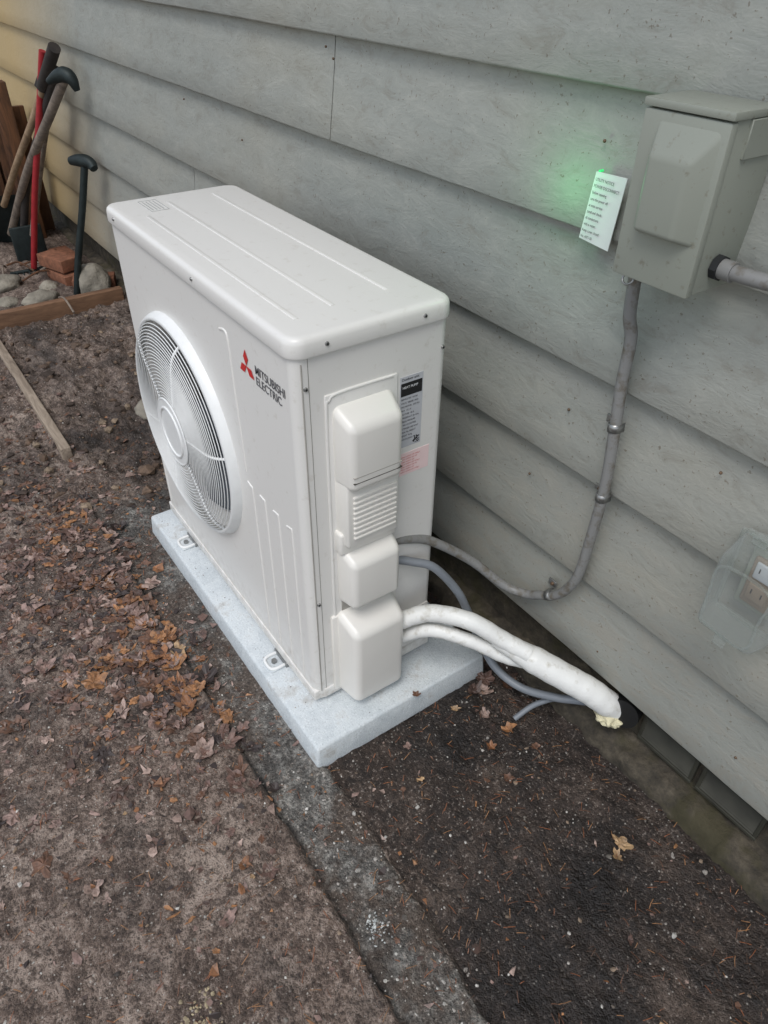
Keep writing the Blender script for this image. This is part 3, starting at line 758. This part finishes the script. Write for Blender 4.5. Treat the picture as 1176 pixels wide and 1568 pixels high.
tube("handle",[(-3.02,-.05,.80),(-3.16,-.12,.55),(-3.30,-.2,.25),(-3.36,-.24,.10)],.016,m_hgrey,s2,n=6)
tube("d_grip",[(-3.02,-.11,.82),(-2.99,-.08,.87),(-2.98,-.03,.87),(-3.0,-.0,.82)],.012,m_hdark,s2,n=6)
rbox("blade",-3.42,-3.40,-.34,-.18,-.08,.14,.006,m_iron,s2)
sl=empty("mattock")
tube("handle",[(-2.70,-.06,.56),(-2.73,-.11,.36),(-2.77,-.17,.14),(-2.80,-.22,-.07)],.016,m_iron,sl,n=6)
tube("head",[(-2.77,-.10,.560),(-2.735,-.08,.566),(-2.70,-.06,.568),(-2.665,-.045,.562),(-2.64,-.04,.545)],.018,m_iron,sl,n=6,rf=lambda t,i:.018+.010*math.sin(math.pi*t))
for k,(x,y,z,rz) in enumerate([(-3.02,-.20,-.02,.2),(-3.05,-.21,.05,.35),(-2.86,-.10,-.02,1.2),(-3.3,-.12,-.02,.1)]):
    o=rbox("brick" if k==0 else "brick.%03d"%k,-.10,.10,-.048,.048,-.03,.03,.004,m_brick,None); o.location=(x,y,z); o.rotation_euler=(0,0,rz)
def rock(nm,x,y,z,sx,sy,sz,seed):
    bm=bmesh.new(); bmesh.ops.create_icosphere(bm,subdivisions=4,radius=1)
    for v in bm.verts:
        k=1+.22*noise.fractal(v.co*1.1+Vector((seed,0,0)),1.,2.,4); v.co=Vector((x+v.co.x*sx*k,y+v.co.y*sy*k,z+v.co.z*sz*k))
    from_bm(nm,bm,m_stone,None,80)
rock("rock",-2.80,-.38,-.03,.055,.085,.045,1); rock("rock.001",-2.78,-.12,.0,.09,.075,.10,5); rock("rock.002",-3.1,-.48,-.03,.08,.08,.04,9); rock("rock.003",-1.62,-.30,-.09,.07,.05,.03,13)
rock("rock.004",-2.95,-.30,-.04,.05,.05,.035,17); rock("rock.005",-2.86,-.52,-.04,.04,.05,.03,21)
st=empty("fallen_sticks")
for k in range(9):
    x,y=random.uniform(-3.4,-2.75),random.uniform(-.65,-.15); a=random.uniform(0,3.1); l=random.uniform(.1,.22)
    tube("stick_%d"%k,[(x,y,-.02),(x+math.cos(a)*l*.5,y+math.sin(a)*l*.5,.01),(x+math.cos(a)*l,y+math.sin(a)*l,-.02)],.005,m_fence if k%2 else m_hgrey,st,n=4,seg=6)

# ------------------------------------------------------------------ light, sky, camera
d=Vector((.42,-.62,1.32)).normalized()
sun=bpy.data.lights.new("sun",'SUN'); sun.energy=1.5; sun.angle=math.radians(26); sun.color=(1,.97,.94)
so=bpy.data.objects.new("sun",sun); so.rotation_euler=d.to_track_quat('Z','Y').to_euler(); COL.objects.link(so)
w=bpy.data.worlds.new("World"); SC.world=w; w.use_nodes=True; nt=w.node_tree
bg=nt.nodes["Background"]; sk=nt.nodes.new("ShaderNodeTexSky"); sk.sky_type='NISHITA'; sk.sun_disc=False
sk.sun_elevation=math.asin(d.z); sk.sun_rotation=math.atan2(d.x,d.y); sk.dust_density=1.2; sk.air_density=1.2; sk.ozone_density=1.5
hs=nt.nodes.new("ShaderNodeHueSaturation"); hs.inputs["Saturation"].default_value=.50; hs.inputs["Value"].default_value=1.15
nt.links.new(sk.outputs[0],hs.inputs["Color"]); nt.links.new(hs.outputs[0],bg.inputs[0]); bg.inputs[1].default_value=.15
cd=bpy.data.cameras.new("camera"); cd.sensor_fit='HORIZONTAL'; cd.sensor_width=36; cd.lens=36*1117.65/1176; cd.clip_start=.02; cd.clip_end=300
co=bpy.data.objects.new("camera",cd); COL.objects.link(co); SC.camera=co
f=Vector((-.63951769,.45491815,-.61973108)); rr=Vector((.57231892,.81995325,.01130093)); u=rr.cross(f)
mt=Matrix((( rr.x,u.x,-f.x,.9175),(rr.y,u.y,-f.y,-.9803),(rr.z,u.z,-f.z,1.3643),(0,0,0,1)))
co.matrix_world=mt
SC.view_settings.view_transform='Standard'; SC.view_settings.look='None'; SC.view_settings.exposure=0
